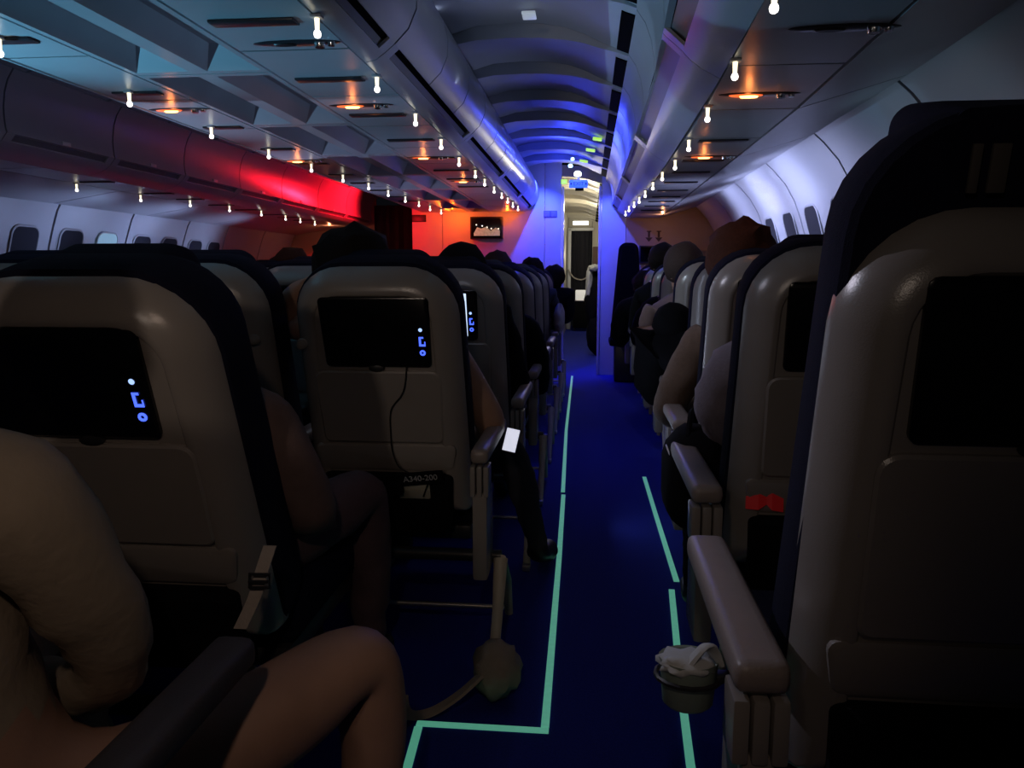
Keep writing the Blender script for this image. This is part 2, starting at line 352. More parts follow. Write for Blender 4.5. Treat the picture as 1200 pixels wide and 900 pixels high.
RL = [(907, 10), (861, 90), (829, 140), (807, 175), (791, 197), (776, 210), (765, 221), (756, 230), (749, 237), (743, 242), (737, 247), (733, 252)]
OL = [(89, 223), (165, 235), (223, 241), (269, 247), (308, 252), (340, 257), (367, 260), (389, 263)]
HANG = .048
def rows(pix, z): return [at(px, py, z=z-HANG) for px, py in pix]
pC, pL, pR, pO = rows(CL, ZC), rows(LL, ZC), rows(RL, ZR), rows(OL, ZR)
for p in pO: p.x = min(-3.14, max(-3.44, p.x))
def evens(n, a, step): return [a+i*step for i in range(n)]
YS = [y for y in evens(30, .55, .62) if y < BY-.05]+[BY-.012]
slats(-1.09, -.735, YS, ZC, Z0, 0); slats(-1.865, -1.58, YS, ZC, Z0, 0)
slats(.42, .76, YS, ZR, sh, 0)
YSL = [y for y in evens(30, .55, .62) if 2.5 < y < LY-.05]+[LY-.012]
slats(2*MX-.76, 2*MX-.42, YSL, ZR, Z0, 0)
for a, b in zip(YS[:-1:2], YS[2::2]):
    pan('valance_panel', .76, 1.15, a, b, ZR, .02, PSU, ceil, sh, 1.86)
for a, b in zip(YSL[:-1:2], YSL[2::2]):
    pan('valance_panel', 2*MX-1.30, 2*MX-.76, a, b, 1.665, .02, PSU, ceil, Z0, ZR)
# recessed coffer panels between the two service strips
def coffer(y0, y1):
    p = empty('coffer_panel'); p.parent = ceil
    x0, x1, t = -1.576, -1.094, .03; bx = .02; by = .03; xm = (x0+x1)/2; dpt = .065
    V = []; Fc = []
    def quad(a): n = len(V); V.extend(a); Fc.append(tuple(range(n, n+4)))
    def plate(xa, xb, ya, yb): quad([(xa, ya, ZC), (xb, ya, ZC), (xb, yb, ZC), (xa, yb, ZC)])
    y0 += .004; y1 -= .004
    plate(x0, x0+bx, y0, y1); plate(x1-bx, x1, y0, y1); plate(xm-.032, xm+.032, y0+by, y1-by)
    plate(x0+bx, x1-bx, y0, y0+by); plate(x0+bx, x1-bx, y1-by, y1)
    for xa, xb in ((x0+bx, xm-.032), (xm+.032, x1-bx)):
        ya, yb = y0+by, y1-by; xa2, xb2 = xa+.055, xb-.045; ya2, yb2 = ya+.11, yb-.09; zt = ZC+dpt
        lo = [(xa, ya, ZC), (xb, ya, ZC), (xb, yb, ZC), (xa, yb, ZC)]; up = [(xa2, ya2, zt), (xb2, ya2, zt), (xb2, yb2, zt), (xa2, yb2, zt)]
        for i in range(4): j = (i+1) % 4; quad([lo[i], lo[j], up[j], up[i]])
        quad(up[::-1])
    quad([(x0, y0, ZC), (x0, y1, ZC), (x0, y1, ZC+.14), (x0, y0, ZC+.14)]); quad([(x1, y0, ZC), (x1, y0, ZC+.14), (x1, y1, ZC+.14), (x1, y1, ZC)])
    quad([(x0, y0, ZC), (x0, y0, ZC+.14), (x1, y0, ZC+.14), (x1, y0, ZC)]); quad([(x0, y1, ZC), (x1, y1, ZC), (x1, y1, ZC+.14), (x0, y1, ZC+.14)])
    quad([(x0, y0, ZC+.14), (x0, y1, ZC+.14), (x1, y1, ZC+.14), (x1, y0, ZC+.14)])
    mk('recessed_panel', V, Fc, PSU, p, 0)
yy = 2.66-.93*2
while yy < BY-.1:
    coffer(yy, min(yy+.93, BY-.012)); yy += .93
sweep('trim_1', [(-1.905, 1.86), (-1.90, 1.835), (-1.869, 1.827), (-1.869, 1.90), (-1.90, 2.2), (-1.93, 2.2)], [(-1.905, 1.86), (-1.90, 1.835), (-1.869, 1.827), (-1.869, 1.90), (-1.90, 2.2), (-1.93, 2.2)], .5, BY-.012, BIN)['kind'] = 'structure'
# reading lights hanging on small stalks
def stalk_light(p, z, label, group, m):
    r = empty('reading_light', (p.x, p.y, z)); tag(r, label, 'reading light', group)
    tube('stalk', [(0, 0, -.001), (0, 0, -HANG+.006)], [.0075, .006], m, r, 8)
    lathe('bulb', [(.004, -HANG-.010), (.0085, -HANG-.007), (.0105, -HANG), (.0085, -HANG+.007), (.005, -HANG+.010)], LAMPW, r, 10)
    rbox('bracket', (0, 0, -.004), (.03, .03, .008), .002, PSU, r)
for p in pC: stalk_light(p, ZC, 'small cream reading light hanging beside the middle overhead bins', 'reading lights by the middle bins', LAMP)
for p in pL: stalk_light(p, ZC, 'small white reading light on the far edge of the coffered middle ceiling', 'reading lights on the far edge of the middle ceiling', LAMP)
for p in pR: stalk_light(p, ZR, 'small cream reading light hanging below the window-side bins', 'reading lights below the window-side bins', LAMP)
for p in pO: stalk_light(p, ZR, 'small white reading light under the bins across the cabin', 'reading lights across the cabin', LAMP)
# oval service units with call lights
def oval(p, z, lit, label, group, sgn=1, s=1.0):
    r = empty('service_unit', (p.x, p.y, z)); tag(r, label, 'service unit', group)
    def el(nm, cx, a, b, t, m, zz=0): return lathe(nm, [(.85, -t+zz), (1, -t*.4+zz), (1, -.0005+zz)], m, r, 20, (cx, 0, 0), a, b)
    el('recess', 0, .135*s, .030*s, .004, OVAL)
    if lit:
        light('orange_call_glow', 'POINT', (p.x-.035*sgn*s, p.y, z-.045), (1, .26, .06), .16, .01, spec=0)
        el('glow_ring', -.045*sgn*s, .06*s, .020*s, .007, LENSR); el('lens', -.035*sgn*s, .033*s, .012*s, .012, LENS)
    else: el('lens', -.035*sgn*s, .04*s, .014*s, .008, BEZEL)
    el('air_nozzle', .07*sgn*s, .017*s, .017*s, .016, CHROME); el('air_nozzle', .105*sgn*s, .012*s, .012*s, .012, CHROME)
for (px, py, lit, lab) in ((872, 110, 1, 'oval service unit with glowing orange lamp, closest to the raised black headrest'), (815, 183, 1, 'oval service unit with orange lamp beyond the brightest one by the window side'), (972, 32, 0, 'unlit dark oval service unit above the raised black headrest')):
    oval(at(px+18, py, z=ZR), ZR, lit, lab, 'oval service units by the windows')
for (px, py, lit, lab) in ((340, 50, 0, 'unlit oval service unit on the middle ceiling'), (415, 123, 1, 'bright orange oval service unit on the middle ceiling beside the coffers'), (495, 184, 1, 'second orange oval service unit on the middle ceiling'), (540, 212, 1, 'small dim orange oval service unit near the bulkhead screen')):
    oval(at(px+8, py, z=ZC), ZC, lit, lab, 'oval service units on the middle ceiling')
for (px, py, lit, lab) in ((205, 128, 1, 'orange oval service unit at the far edge of the coffered ceiling'), (350, 188, 1, 'small orange oval service unit above the red bins')):
    oval(at(px+5, py, z=ZC), ZC, lit, lab, 'oval service units on the far edge of the middle ceiling')
for (px, py, lit, lab) in ((155, 237, 1, 'yellow orange oval service unit under the bins across the cabin'), (2, 213, 1, 'orange oval service unit under the rear bins across the cabin')):
    oval(at(px, py, z=ZR), ZR, lit, lab, 'oval service units across the cabin')
# dark slots in the service strips
def slot(p, z, L, label, group):
    r = empty('dark_slot', (p.x, p.y, z)); tag(r, label, 'hatch', group)
    rbox('slot_plate', (0, 0, -.004), (L, .05, .008), .003, OVAL, r); rbox('slot_edge', (0, .028, -.003), (L, .006, .006), .002, BEZEL, r)
for p in pC[:8]: slot(Vector((-.92, p.y+.03, 0)), ZC, .24, 'dark narrow slot on the middle service strip beside a reading light', 'slots on the middle service strip')
for p in pL[:10]: slot(Vector((-1.72, p.y+.03, 0)), ZC, .18, 'dark narrow slot on the far service strip of the middle ceiling', 'slots on the far service strip')
for p in pR[3:]: slot(Vector((.60, p.y+.06, 0)), ZR, .22, 'dark narrow slot on the window-side service strip', 'slots on the window-side service strip')
for p in pO: slot(Vector((2*MX-.56, p.y-.05, 0)), ZR, .22, 'dark narrow slot under the bins across the cabin', 'slots across the cabin')
# small fittings on the vault
tag(rbox('emergency_light', (*at(620, 18, z=2.262).xy, 2.262), (.06, .09, .012), .004, mat('pale_lens', (.7, .75, .8), .4, emit=(.6, .7, .8), estr=.35)), 'small pale rectangular lamp on the vaulted ceiling', 'lamp')
# ------------------------------------------------------------------ side walls with windows
WP = [(1.12, 1.89), (1.20, 1.82), (1.28, 1.73), (1.345, 1.62), (1.39, 1.50), (1.435, 1.36), (1.475, 1.20), (1.515, 1.0), (1.525, .75), (1.50, .45), (1.42, .2), (1.34, 0)]
wallr = struct(empty('wall_right')); walll = struct(empty('wall_left'))
def wall_panels(root, pr, ys, sgn, shf):
    s = strip(pr, sgn*.03); bk = strip(offset(pr, sgn*.03), sgn*.02)
    for a, b in zip(ys[:-1], ys[1:]):
        sweep('wall_panel', [(x+shf(a), z) for x, z in s], [(x+shf(b), z) for x, z in s], a+.012, b-.012, WALL, root, 60)
    sweep('wall_backing', [(x+shf(ys[0]), z) for x, z in bk], [(x+shf(ys[-1]), z) for x, z in bk], ys[0], ys[-1], SEAM, root, 60)
YW = [1.0, 2.05, 3.15, 4.25, 5.35, 6.45, 7.55, BY-.01]
wall_panels(wallr, [(x, z) for x, z in WP], YW, 1, Z0)
YWL = [2.72, 3.69, 4.65, 5.62, 6.59, 7.56, 8.42, 9.4, LY-.01]
wall_panels(walll, mir(WP), YWL, -1, Z0)
wn = [0]
def window(y, side, pale, zc=1.38):
    wn[0] += 1
    r = struct(empty('window_%d' % wn[0]))
    # lies on the wall chord between z .17 below and above its middle
    x = 1.425 if side > 0 else 2*MX-1.445
    r.location = (x-side*.004, y, zc); ang = math.atan2(.10, .34)
    r.rotation_euler = (0, -side*ang, 0)
    def rr(hw, hh, rad, n=5):
        P = []
        for cx, cz, a0 in ((hw-rad, hh-rad, 0), (-hw+rad, hh-rad, 90), (-hw+rad, -hh+rad, 180), (hw-rad, -hh+rad, 270)):
            for k in range(n+1): a = math.radians(a0+90*k/n); P.append((cx+rad*math.cos(a), cz+rad*math.sin(a)))
        return P
    n = len(rr(.1, .1, .02)); V = []; Fc = []
    for (hw, hh, rad, d) in ((.145, .205, .07, 0), (.142, .202, .07, -.004), (.135, .195, .065, -.005), (.128, .188, .06, .004)):
        V += [(side*d, a, b) for a, b in rr(hw, hh, rad)]
    for i in range(3):
        for k in range(n): Fc.append((i*n+k, i*n+(k+1) % n, (i+1)*n+(k+1) % n, (i+1)*n+k))
    mk('window_frame', V, Fc, WALL, r, 50)
    V = [(side*-.002, a, b) for a, b in rr(.130, .190, .06)]+[(side*.02, a, b) for a, b in rr(.130, .190, .06)]
    Fc = [tuple(range(n)), tuple(range(n, 2*n))[::-1]]+[(k, (k+1) % n, n+(k+1) % n, n+k) for k in range(n)]
    mk('window_shade', V, Fc, SHADEL if pale else SHADE, r, 50)
for y_, pale in ((3.42, 0), (3.97, 0), (4.53, 0), (5.08, 0), (5.63, 0), (6.18, 0), (6.73, 1), (7.28, 0), (7.83, 0)): window(y_, 1, pale)
for y_, pale in ((4.42, 0), (4.9, 0), (5.34, 0), (5.85, 0), (6.31, 1), (6.83, 0), (7.3, 0), (7.8, 0), (8.2, 0)): window(y_, -1, pale, 1.30)
# ------------------------------------------------------------------ bulkheads
bk = struct(empty('wall_front'))
def panel(nm, x0, x1, z0, z1, yf, t, m, parent): return rbox(nm, ((x0+x1)/2, yf+t/2, (z0+z1)/2), (x1-x0-.006, t, z1-z0), .003, m, parent)
panel('bulkhead_panel', -.50, -.31, 0, 2.36, BY, .04, BULK, bk)
panel('bulkhead_panel', -1.66, -.50, 0, 2.36, BY, .04, BULK, bk)
panel('bulkhead_panel', -2.01, -1.66, 0, 2.36, BY, .04, BULK, bk)
panel('bulkhead_panel', .13, .40, 0, 2.3, BY, .04, BULK, bk)
panel('bulkhead_panel', .40, 1.54, 0, 2.3, BY, .04, TAN, bk)
panel('bulkhead_panel', -4.25, -2.88, 0, 2.3, LY, .04, TAN, bk)
panel('door_jamb', -.31, -.285, 0, 2.1, BY-.01, .3, WHITE, bk); panel('door_jamb', .10, .13, 0, 2.1, BY-.01, .3, BULK, bk)
rbox('ledge', (.86, BY-.02, 1.40), (.9, .04, .02), .004, TAN, bk)
# folded dark curtain closing the other aisle
V = []; Fc = []; N = 34
for i in range(N):
    x = -2.89+.86*i/(N-1); yy = LY-.06+.025*math.sin(i*1.35)
    V += [(x, yy, .02), (x, yy, 2.05), (x, yy+.012, .02), (x, yy+.012, 2.05)]
for i in range(N-1):
    k = i*4; Fc += [(k, k+4, k+5, k+1), (k+2, k+3, k+7, k+6), (k+1, k+5, k+7, k+3), (k, k+2, k+6, k+4)]
Fc += [(0, 1, 3, 2), (4*N-4, 4*N-2, 4*N-1, 4*N-3)]
tag(mk('curtain', V, Fc, CURT, smooth=60), 'black curtain hanging beside the red lit bulkhead', 'curtain')
# bulkhead screen
a = at(551, 254, y=BY-.10); b = at(589, 280, y=BY-.10)
mo = empty('bulkhead_screen', ((a.x+b.x)/2, BY-.07, (a.z+b.z)/2)); tag(mo, 'wall screen showing a dim pale picture on the orange bulkhead', 'screen')
W_, H_ = b.x-a.x, a.z-b.z
rbox('housing', (0, 0, 0), (W_, .10, H_), .008, BEZEL, mo)
rbox('display', (0, -.051, -.002), (W_-.03, .004, H_-.03), .001, SCREEN, mo)
PIC = mat('screen_picture', (.5, .5, .4), .6, noise=.7, nscale=45, emit=(.62, .60, .38), estr=.22)
mk('picture', [(-W_*.38, -.054, -H_*.36), (W_*.42, -.054, -H_*.36), (W_*.42, -.054, -.03), (W_*.30, -.054, .0), (W_*.14, -.054, -.035), (0, -.054, .01), (-W_*.16, -.054, -.01), (-W_*.28, -.054, .005), (-W_*.38, -.054, -.06)], [tuple(range(9))], PIC, mo, 0)
for (u, v) in ((-.30, .13), (-.12, .08), (.03, .02), (.16, -.04), (.38, -.05)):
    lathe('bright_dot', [(.008, 0), (.006, .002)], mat('screen_dot', (.8, .8, .7), .5, emit=(1, 1, .85), estr=1.2), mo, 8, (W_*u, -.056, H_*v), rot=(math.radians(90), 0, 0))
# small signs on the bulkhead
s = empty('wall_sign', (at(645, 251, y=BY).x, BY-.004, at(645, 251, y=BY).z)); tag(s, 'small dark sign with two pictures on the blue bulkhead', 'sign')
rbox('plate', (0, 0, 0), (.15, .008, .075), .002, mat('sign_plate', (.10, .10, .16), .5), s)
for u in (-.037, .037): rbox('picture', (u, -.005, 0), (.062, .003, .06), .001, mat('sign_picture', (.2, .2, .26), .5, noise=.6, nscale=40), s)
p = at(491, 256, y=BY); s = empty('wall_sign', (p.x, BY-.004, p.z)); tag(s, 'plain black sign on the red lit bulkhead', 'sign')
rbox('plate', (0, 0, 0), (.155, .008, .07), .002, BEZEL, s); rbox('border', (0, .001, 0), (.165, .006, .08), .002, SLOT, s)
for i, px in enumerate((760.5, 772)):
    p = at(px, 277, y=BY); ar = empty('arrow_sign', (p.x, BY-.003, p.z))
    tag(ar, 'dark down-pointing arrow printed on the tan bulkhead', 'sign', 'down arrows on the tan bulkhead')
    mk('shaft', [(-.012, 0, -.01), (.012, 0, -.01), (.012, 0, .055), (-.012, 0, .055), (-.012, .003, -.01), (.012, .003, -.01), (.012, .003, .055), (-.012, .003, .055)], [(0, 1, 2, 3), (7, 6, 5, 4), (0, 4, 5, 1), (1, 5, 6, 2), (2, 6, 7, 3), (3, 7, 4, 0)], ARROW, ar, 0)
    mk('arrow_head', [(-.04, 0, -.012), (.04, 0, -.012), (0, 0, -.06), (-.04, .003, -.012), (.04, .003, -.012), (0, .003, -.06)], [(0, 2, 1), (3, 4, 5), (0, 1, 4, 3), (1, 2, 5, 4), (2, 0, 3, 5)], ARROW, ar, 0)
    rbox('serif', (0, .0015, .055), (.05, .003, .012), .001, ARROW, ar)
p = at(767, 298, y=BY-.03); ds = empty('bulkhead_screen', (p.x, BY-.03, p.z)); tag(ds, 'black unlit screen on the tan bulkhead below the arrows', 'screen')
rbox('housing', (0, 0, 0), (.34, .05, .19), .008, BEZEL, ds); rbox('display', (0, -.026, 0), (.31, .004, .16), .001, SLOT, ds)
# exit sign and the lamps over the doorway
p = at(678, 215.5, y=8.5); s = empty('exit_sign', p); tag(s, 'blue exit sign hanging over the doorway', 'sign')
rbox('sign_box', (0, 0, 0), (.20, .03, .085), .014, SIGNB, s, seg=3)
text('lettering', 'EXIT', .055, (0, -.0165, -.001), (math.pi/2, 0, 0), SIGNT, s)
for sg in (-1, 1): mk('arrow', [(sg*.092, -.0165, 0), (sg*.072, -.0165, .016), (sg*.072, -.0165, -.016), (sg*.092, -.0155, 0), (sg*.072, -.0155, .016), (sg*.072, -.0155, -.016)], [(0, 1, 2), (3, 5, 4), (0, 3, 4, 1), (1, 4, 5, 2), (2, 5, 3, 0)], SIGNT, s, 0)
rbox('hanger', (0, 0, .075), (.03, .02, .07), .004, BIN, s); rbox('lower_bracket', (.01, 0, -.058), (.09, .02, .03), .004, SLOT, s)
p = at(677, 204, y=8.38); d = lathe('ceiling_lamp', [(.015, -.024), (.034, -.02), (.040, 0), (.034, .02), (.02, .03)], HOT, None, 16, p); tag(d, 'white glowing round lamp above the blue exit sign', 'lamp')
p = at(668.5, 194.5, y=8.1); tag(lathe('ceiling_lamp', [(.008, -.016), (.02, -.013), (.024, 0), (.02, .014), (.01, .02)], CYANL, None, 12, p), 'small cyan glowing lamp on the blue ceiling', 'lamp')
p = at(671, 186.5, y=7.5); tag(lathe('ceiling_lamp', [(.006, -.012), (.015, -.01), (.018, 0), (.014, .012), (.008, .016)], CYANL, None, 12, p), 'smaller cyan glowing lamp on the blue ceiling behind the green panels', 'lamp')
for (px, py, w_, lab) in ((700, 163, .055, 'yellow green lit panel on the vault, closest to the rear'), (692, 176, .06, 'yellow green lit panel on the vault, second from the rear'), (684, 189, .06, 'yellow green lit panel on the vault nearest the exit sign'), (661, 213, .05, 'small green lit square beside the exit sign')):
    p = at(px, py, z=2.19 if px > 670 else 2.13)
    if p.y > 8.6: p = at(px, py, y=8.45)
    o = rbox('green_lamp_panel', p, (w_*1.3, .10 if px > 670 else .02, .012 if px > 670 else .05), .004, GREENL, None, (0, .16 if px > 670 else 0, 0)); tag(o, lab, 'lamp panel', 'green lamp panels on the vault')
# ------------------------------------------------------------------ forward cabin seen through the doorway
fw2 = struct(empty('wall_back'))
FY = 16.0
panel('partition_panel', -3.0, -.42, 0, 2.4, FY, .04, IVORY, fw2); panel('partition_panel', .06, 1.5, 0, 2.4, FY, .04, IVORY, fw2); panel('partition_panel', -.42, .06, 2.05, 2.4, FY, .04, IVORY, fw2)
panel('partition_panel', -.47, -.45, 0, 2.3, 9.1, 6.8, IVORY, fw2)
struct(rbox('door_1', (-.40, FY-.03, 1.02), (.07, .08, 2.04), .01, WHITE)); struct(rbox('trim_2', (-.17, FY-.03, 2.03), (.52, .08, .06), .01, WHITE))
V = []; Fc = []; N = 20
for i in range(N):
    x = -.36+.40*i/(N-1); yy = FY-.09+.02*math.sin(i*1.5)
    V += [(x, yy, .80), (x, yy, 1.98), (x, yy+.012, .80), (x, yy+.012, 1.98)]
for i in range(N-1):
    k = i*4; Fc += [(k, k+4, k+5, k+1), (k+2, k+3, k+7, k+6), (k+1, k+5, k+7, k+3), (k, k+2, k+6, k+4)]
Fc += [(0, 1, 3, 2), (4*N-4, 4*N-2, 4*N-1, 4*N-3)]
tag(mk('curtain', V, Fc, CURT, smooth=60), 'dark curtain closing the doorway beyond the exit sign', 'curtain')
tag(tube('cord', smooth_path([(-.42, FY-.15, 1.22), (-.3, FY-.16, 1.06), (-.12, FY-.16, 1.02), (.05, FY-.15, 1.14)]), .014, STRAP, n=6), 'pale cord hanging in a curve across the dark curtain', 'cord')
tag(rbox('ceiling_light', (-.17, 15.4, 2.12), (.30, .10, .07), .012, mat('forward_lamp', (1, 1, .9), .5, emit=(1, .95, .82), estr=3)), 'bright cream strip lamp in the forward cabin', 'lamp')
tr = empty('far_carpet_block', (-.14, FY-.42, 0)); tag(tr, 'dark added block standing in for dim carpet under the forward curtain', 'stand-in')  # made-up block filling in for the dark carpet beyond the doorway
rbox('body', (0, 0, .33), (.34, .30, .54), .02, BLACKF, tr); rbox('block_top', (0, 0, .605), (.35, .31, .02), .006, METAL, tr)
for a_ in (-.13, .13): rbox('block_foot', (a_, -.1, .03), (.03, .05, .06), .01, SHOE, tr)
tag(rbox('far_floor_glow', (-.14, FY-.44, .715), (.24, .16, .20), .02, mat('floor_glow', (.8, .8, .76), .5, emit=(1, .97, .9), estr=.35)), 'glowing white block standing in for the bright far floor under the curtain', 'case')  # glowing block added in place of the lit floor far beyond
# coats hanging at the forward seat
cg = empty('coat_pile', (.10, 10.9, 0)); tag(cg, 'black and white coats piled on a seat beyond the doorway', 'coats')
blob('dark_coat', (0, 0, .78), (.15, .2, .42), BLACKF, cg, .25, 2.5); blob('pale_coat', (-.09, -.08, .95), (.055, .09, .28), PAPER, cg, .35, 3); blob('lower_coat', (.03, -.05, .30), (.15, .2, .28), BLACKF, cg, .2, 2.5)
blob('pale_collar', (-.02, -.1, 1.22), (.09, .1, .05), PAPER, cg, .3, 3)
bx = empty('forward_bin', (0, 0, 0)); tag(bx, 'ivory overhead bin in the forward cabin', 'luggage bin')
sweep('body', strip(DOOR_R, .3), strip(DOOR_R, .3), 9.0, 15.9, IVORY, bx); sweep('rim', strip(RIM_R, .05), strip(RIM_R, .05), 9.0, 15.9, IVORY, bx)
tag(rbox('wall_phone', (.14, FY-.06, 1.50), (.14, .06, .36), .02, BROWNC), 'brown handset panel on the ivory wall beyond the doorway', 'handset')
# ------------------------------------------------------------------ seats
def outline(hwt, hwb, v0, v1, rt, rb, n=7):
    P = []
    def hw(v): return hwb+(hwt-hwb)*max(0, min(1, (v-v0)/(v1-v0)))
    for cx, cz, r_, a0, top in ((1, 1, rt, 0, 1), (-1, 1, rt, 90, 1), (-1, -1, rb, 180, 0), (1, -1, rb, 270, 0)):
        for k in range(n+1):
            a = math.radians(a0+90*k/n)
            zz = (v1-r_ if top else v0+r_)+r_*math.sin(a)
            h = hw(zz); P.append((cx*(h-r_)+r_*math.cos(a), zz))
    return P
def ring_mesh(nm, base, rings, m, capf=True, capb=True, n=7):
    hwt, hwb, v0, v1, rt, rb = base; V = []; Fc = []
    for ins, wv in rings:
        V += [(x, -wv, z) for x, z in outline(hwt-ins, hwb-ins, v0+ins, v1-ins, max(.012, rt-ins), max(.008, rb-ins), n)]
    N = 4*(n+1)
    for i in range(len(rings)-1):
        for k in range(N): Fc.append((i*N+k, i*N+(k+1) % N, (i+1)*N+(k+1) % N, (i+1)*N+k))
    if capf: Fc.append(tuple(range(N))[::-1])
    if capb: Fc.append(tuple(range((len(rings)-1)*N, len(rings)*N)))
    me = bpy.data.meshes.new(nm); me.from_pydata(V, [], Fc)
    bm = bmesh.new(); bm.from_mesh(me); bmesh.ops.recalc_face_normals(bm, faces=bm.faces); bm.to_mesh(me); bm.free()
    return finish(me, m, 32)
def face_w(): return .095
SH_R = [(.006, 0.0), (0, .018), (.003, .036), (.010, .056), (.022, .074), (.038, .088), (.054, .0965), (.063, .0985), (.069, .097), (.073, .0925)]
ME = {}
def seat_meshes(vt, raised):
    k = (vt, raised)
    if k in ME: return ME[k]
    d = {}
    d['shell'] = ring_mesh('shell', (.236, .250, 0, vt, .145, .03), SH_R, SHELL)
    ex = .11 if raised else .006
    d['cushion'] = ring_mesh('backrest', ((.226 if raised else .237), .254, .0, vt+ex, .15, .05), [(.06, -.13), (.02, -.115), (.006, -.08), (.0, -.03), (-.002, .0), (.0, .026), (.008, .036)], NAVY)
    d['head'] = ring_mesh('headrest', (.135, .15, vt-.20, vt+(.118 if raised else .0), .03 if raised else .05, .05), [(.05, -.19), (.015, -.175), (0, -.14), (0, -.06), (.01, -.02 if not raised else .03)], NAVY)
    d['screen'] = ring_mesh('screen', (.156, .152, vt-.278, vt-.073, .014, .012), [(.0, .085), (0, .1000), (.004, .1025)], SCREEN, n=3)
    d['tray'] = ring_mesh('tray_table', (.185, .180, .27, vt-.292, .03, .02), [(0, .088), (0, .099), (.005, .1025)], SHELL, n=4)
    d['pocket'] = ring_mesh('pocket', (.20, .19, -.04, .165, .02, .05), [(0, .085), (-.0, .112), (.012, .125)], BLACKF, n=4)
    d['low'] = ring_mesh('lower_shroud', (.215, .20, .175, .262, .02, .02), [(0, .088), (0, .097), (.006, .100)], SHELL, n=4)
    d['hook'] = None
    ME[k] = d; return d
CUSH = rbox_me('seat_cushion', .49, .50, .13, .045, NAVY, 3)
def ribs(parent, x, y, m, wd=.0165):
    for i in (-1, 0, 1): rbox('hinge_rib', (x+i*(wd+.003), y, .565), (wd, .07, .09), .006, m, parent)
def seat(x, Y, rec, vt, label, group, right_arm=False, raised=False, lit=False, disp=False, arm=PAD, left_arm=True, low_detail=False, screen=True, armx=.297, hook=-1, sdx=0, armw=.052, army=0):
    r = empty('airplane_seat', (x, Y, 0)); tag(r, label, 'seat', group)
    a = math.radians(rec); py = .58*math.sin(a)+.10*math.cos(a); d = seat_meshes(vt, raised)
    def back(nm, me, par=None):
        o = link(nm, me, r); o.location = (0, py, .42); o.rotation_euler = (a, 0, 0); return o
    sh_o = back('shell', d['shell']); back('backrest', d['cushion']); back('headrest', d['head'])
    if not low_detail and hook:
        lathe('coat_hook', [(.016, 0), (.015, .004), (.009, .006), (.008, .013), (.012, .016), (.006, .019)], SHELL, sh_o, 14, (hook*.208, -.098, vt-.21), rot=(math.pi/2, 0, 0))
    if screen:
        so = back('screen', d['screen']); so.location.x = sdx
        if lit:
            yv = -.1035
            lathe('key_light', [(.0055, 0), (.0042, .0015)], ICONW, so, 12, (.128, yv, vt-.165), rot=(math.pi/2, 0, 0))
            V = [(.122, yv-.001, vt-.185), (.135, yv-.001, vt-.185), (.135, yv-.001, vt-.190), (.128, yv-.001, vt-.190), (.128, yv-.001, vt-.207), (.137, yv-.001, vt-.207), (.137, yv-.001, vt-.199), (.140, yv-.001, vt-.199), (.140, yv-.001, vt-.213), (.122, yv-.001, vt-.213)]
            mk('key_symbol', V, [tuple(range(10))], ICON, so, 0)
            tube('key_ring', [(.130+.006*math.cos(t*math.pi/6), yv, vt-.233+.006*math.sin(t*math.pi/6)) for t in range(13)], .0026, ICON, so, 6)
        if disp:
            mk('lit_picture', [(-.14, -.1035, vt-.26), (.114, -.1035, vt-.26), (.114, -.1035, vt-.085), (-.14, -.1035, vt-.085)], [(0, 1, 2, 3)], DISPLAY, so, 0)
    back('tray_table', d['tray'])
    if not low_detail:
        lathe('tray_latch', [(.011, 0), (.010, .008), (.006, .010)], BEZEL, sh_o, 12, (.0, -.0955, vt-.283), rot=(math.pi/2, 0, 0)).scale = (2.2, 1, 1)
    back('pocket', d['pocket']); back('lower_shroud', d['low'])
    o = link('seat_cushion', CUSH, r); o.location = (0, py+.27, .40)
    rbox('seat_pan', (0, py+.25, .315), (.46, .46, .05), .015, BEZEL, r)
    for s in ((-1, left_arm), (1, right_arm)):
        if not s[1]: continue
        X = s[0]*armx
        tilt = 0
        o = rbox('armrest', (X, .235+army, .638), (armw, .50, .044), .018, arm, r, (0, 0, 0), 3)
        ribs(r, X, .02+army, SHELL, armw*.31)
        rbox('side_panel', (X, .06+army, .40), (.045, .14, .26), .012, SHELL, r)
    for s in (-1, 1):
        X = s*.20 if not (s > 0 and right_arm) else .345
        tube('leg', [(X, .10, .30), (X, .02, .17), (X, -.13, .02)], [.022, .016, .014], LEGM, r, 8, flat=.7)
        tube('leg', [(X, .10, .30), (X, .28, .16), (X, .34, .015)], [.018, .015, .014], LEGM, r, 8, flat=.7)
        rbox('foot_clamp', (X, -.13, .014), (.03, .06, .024), .006, METAL, r)
    tube('baggage_bar', [(-.20, .20, .10), (.345 if right_arm else .2, .20, .10)], .008, METAL, r, 8)
    tube('beam', [(-.25, .12, .30), (.345 if right_arm else .25, .12, .30)], .02, BEZEL, r, 8)
    return r
CR = [2.10, 3.0, 3.86, 4.72, 5.58, 6.44, 7.3]
PIT = .555; XA = -.572
names = {0: 'aisle', 1: 'second', 2: 'third', 3: 'fourth'}
rowl = ['in the row with the wired screen', 'in the row ahead of the wired screen', 'two rows ahead of the wired screen', 'three rows ahead of the wired screen', 'four rows ahead of the wired screen', 'five rows ahead of the wired screen', 'in the row facing the bulkhead']
seat(-.868, 1.22, 19, .782, 'grey seat back with dark screen and blue key lights and buckled strap', 'middle seats', False, lit=True, armx=.27, hook=0, sdx=-.02)
seat(-1.40, 1.27, 18, .75, 'grey middle seat beside the one with the buckled strap', 'middle seats', False)
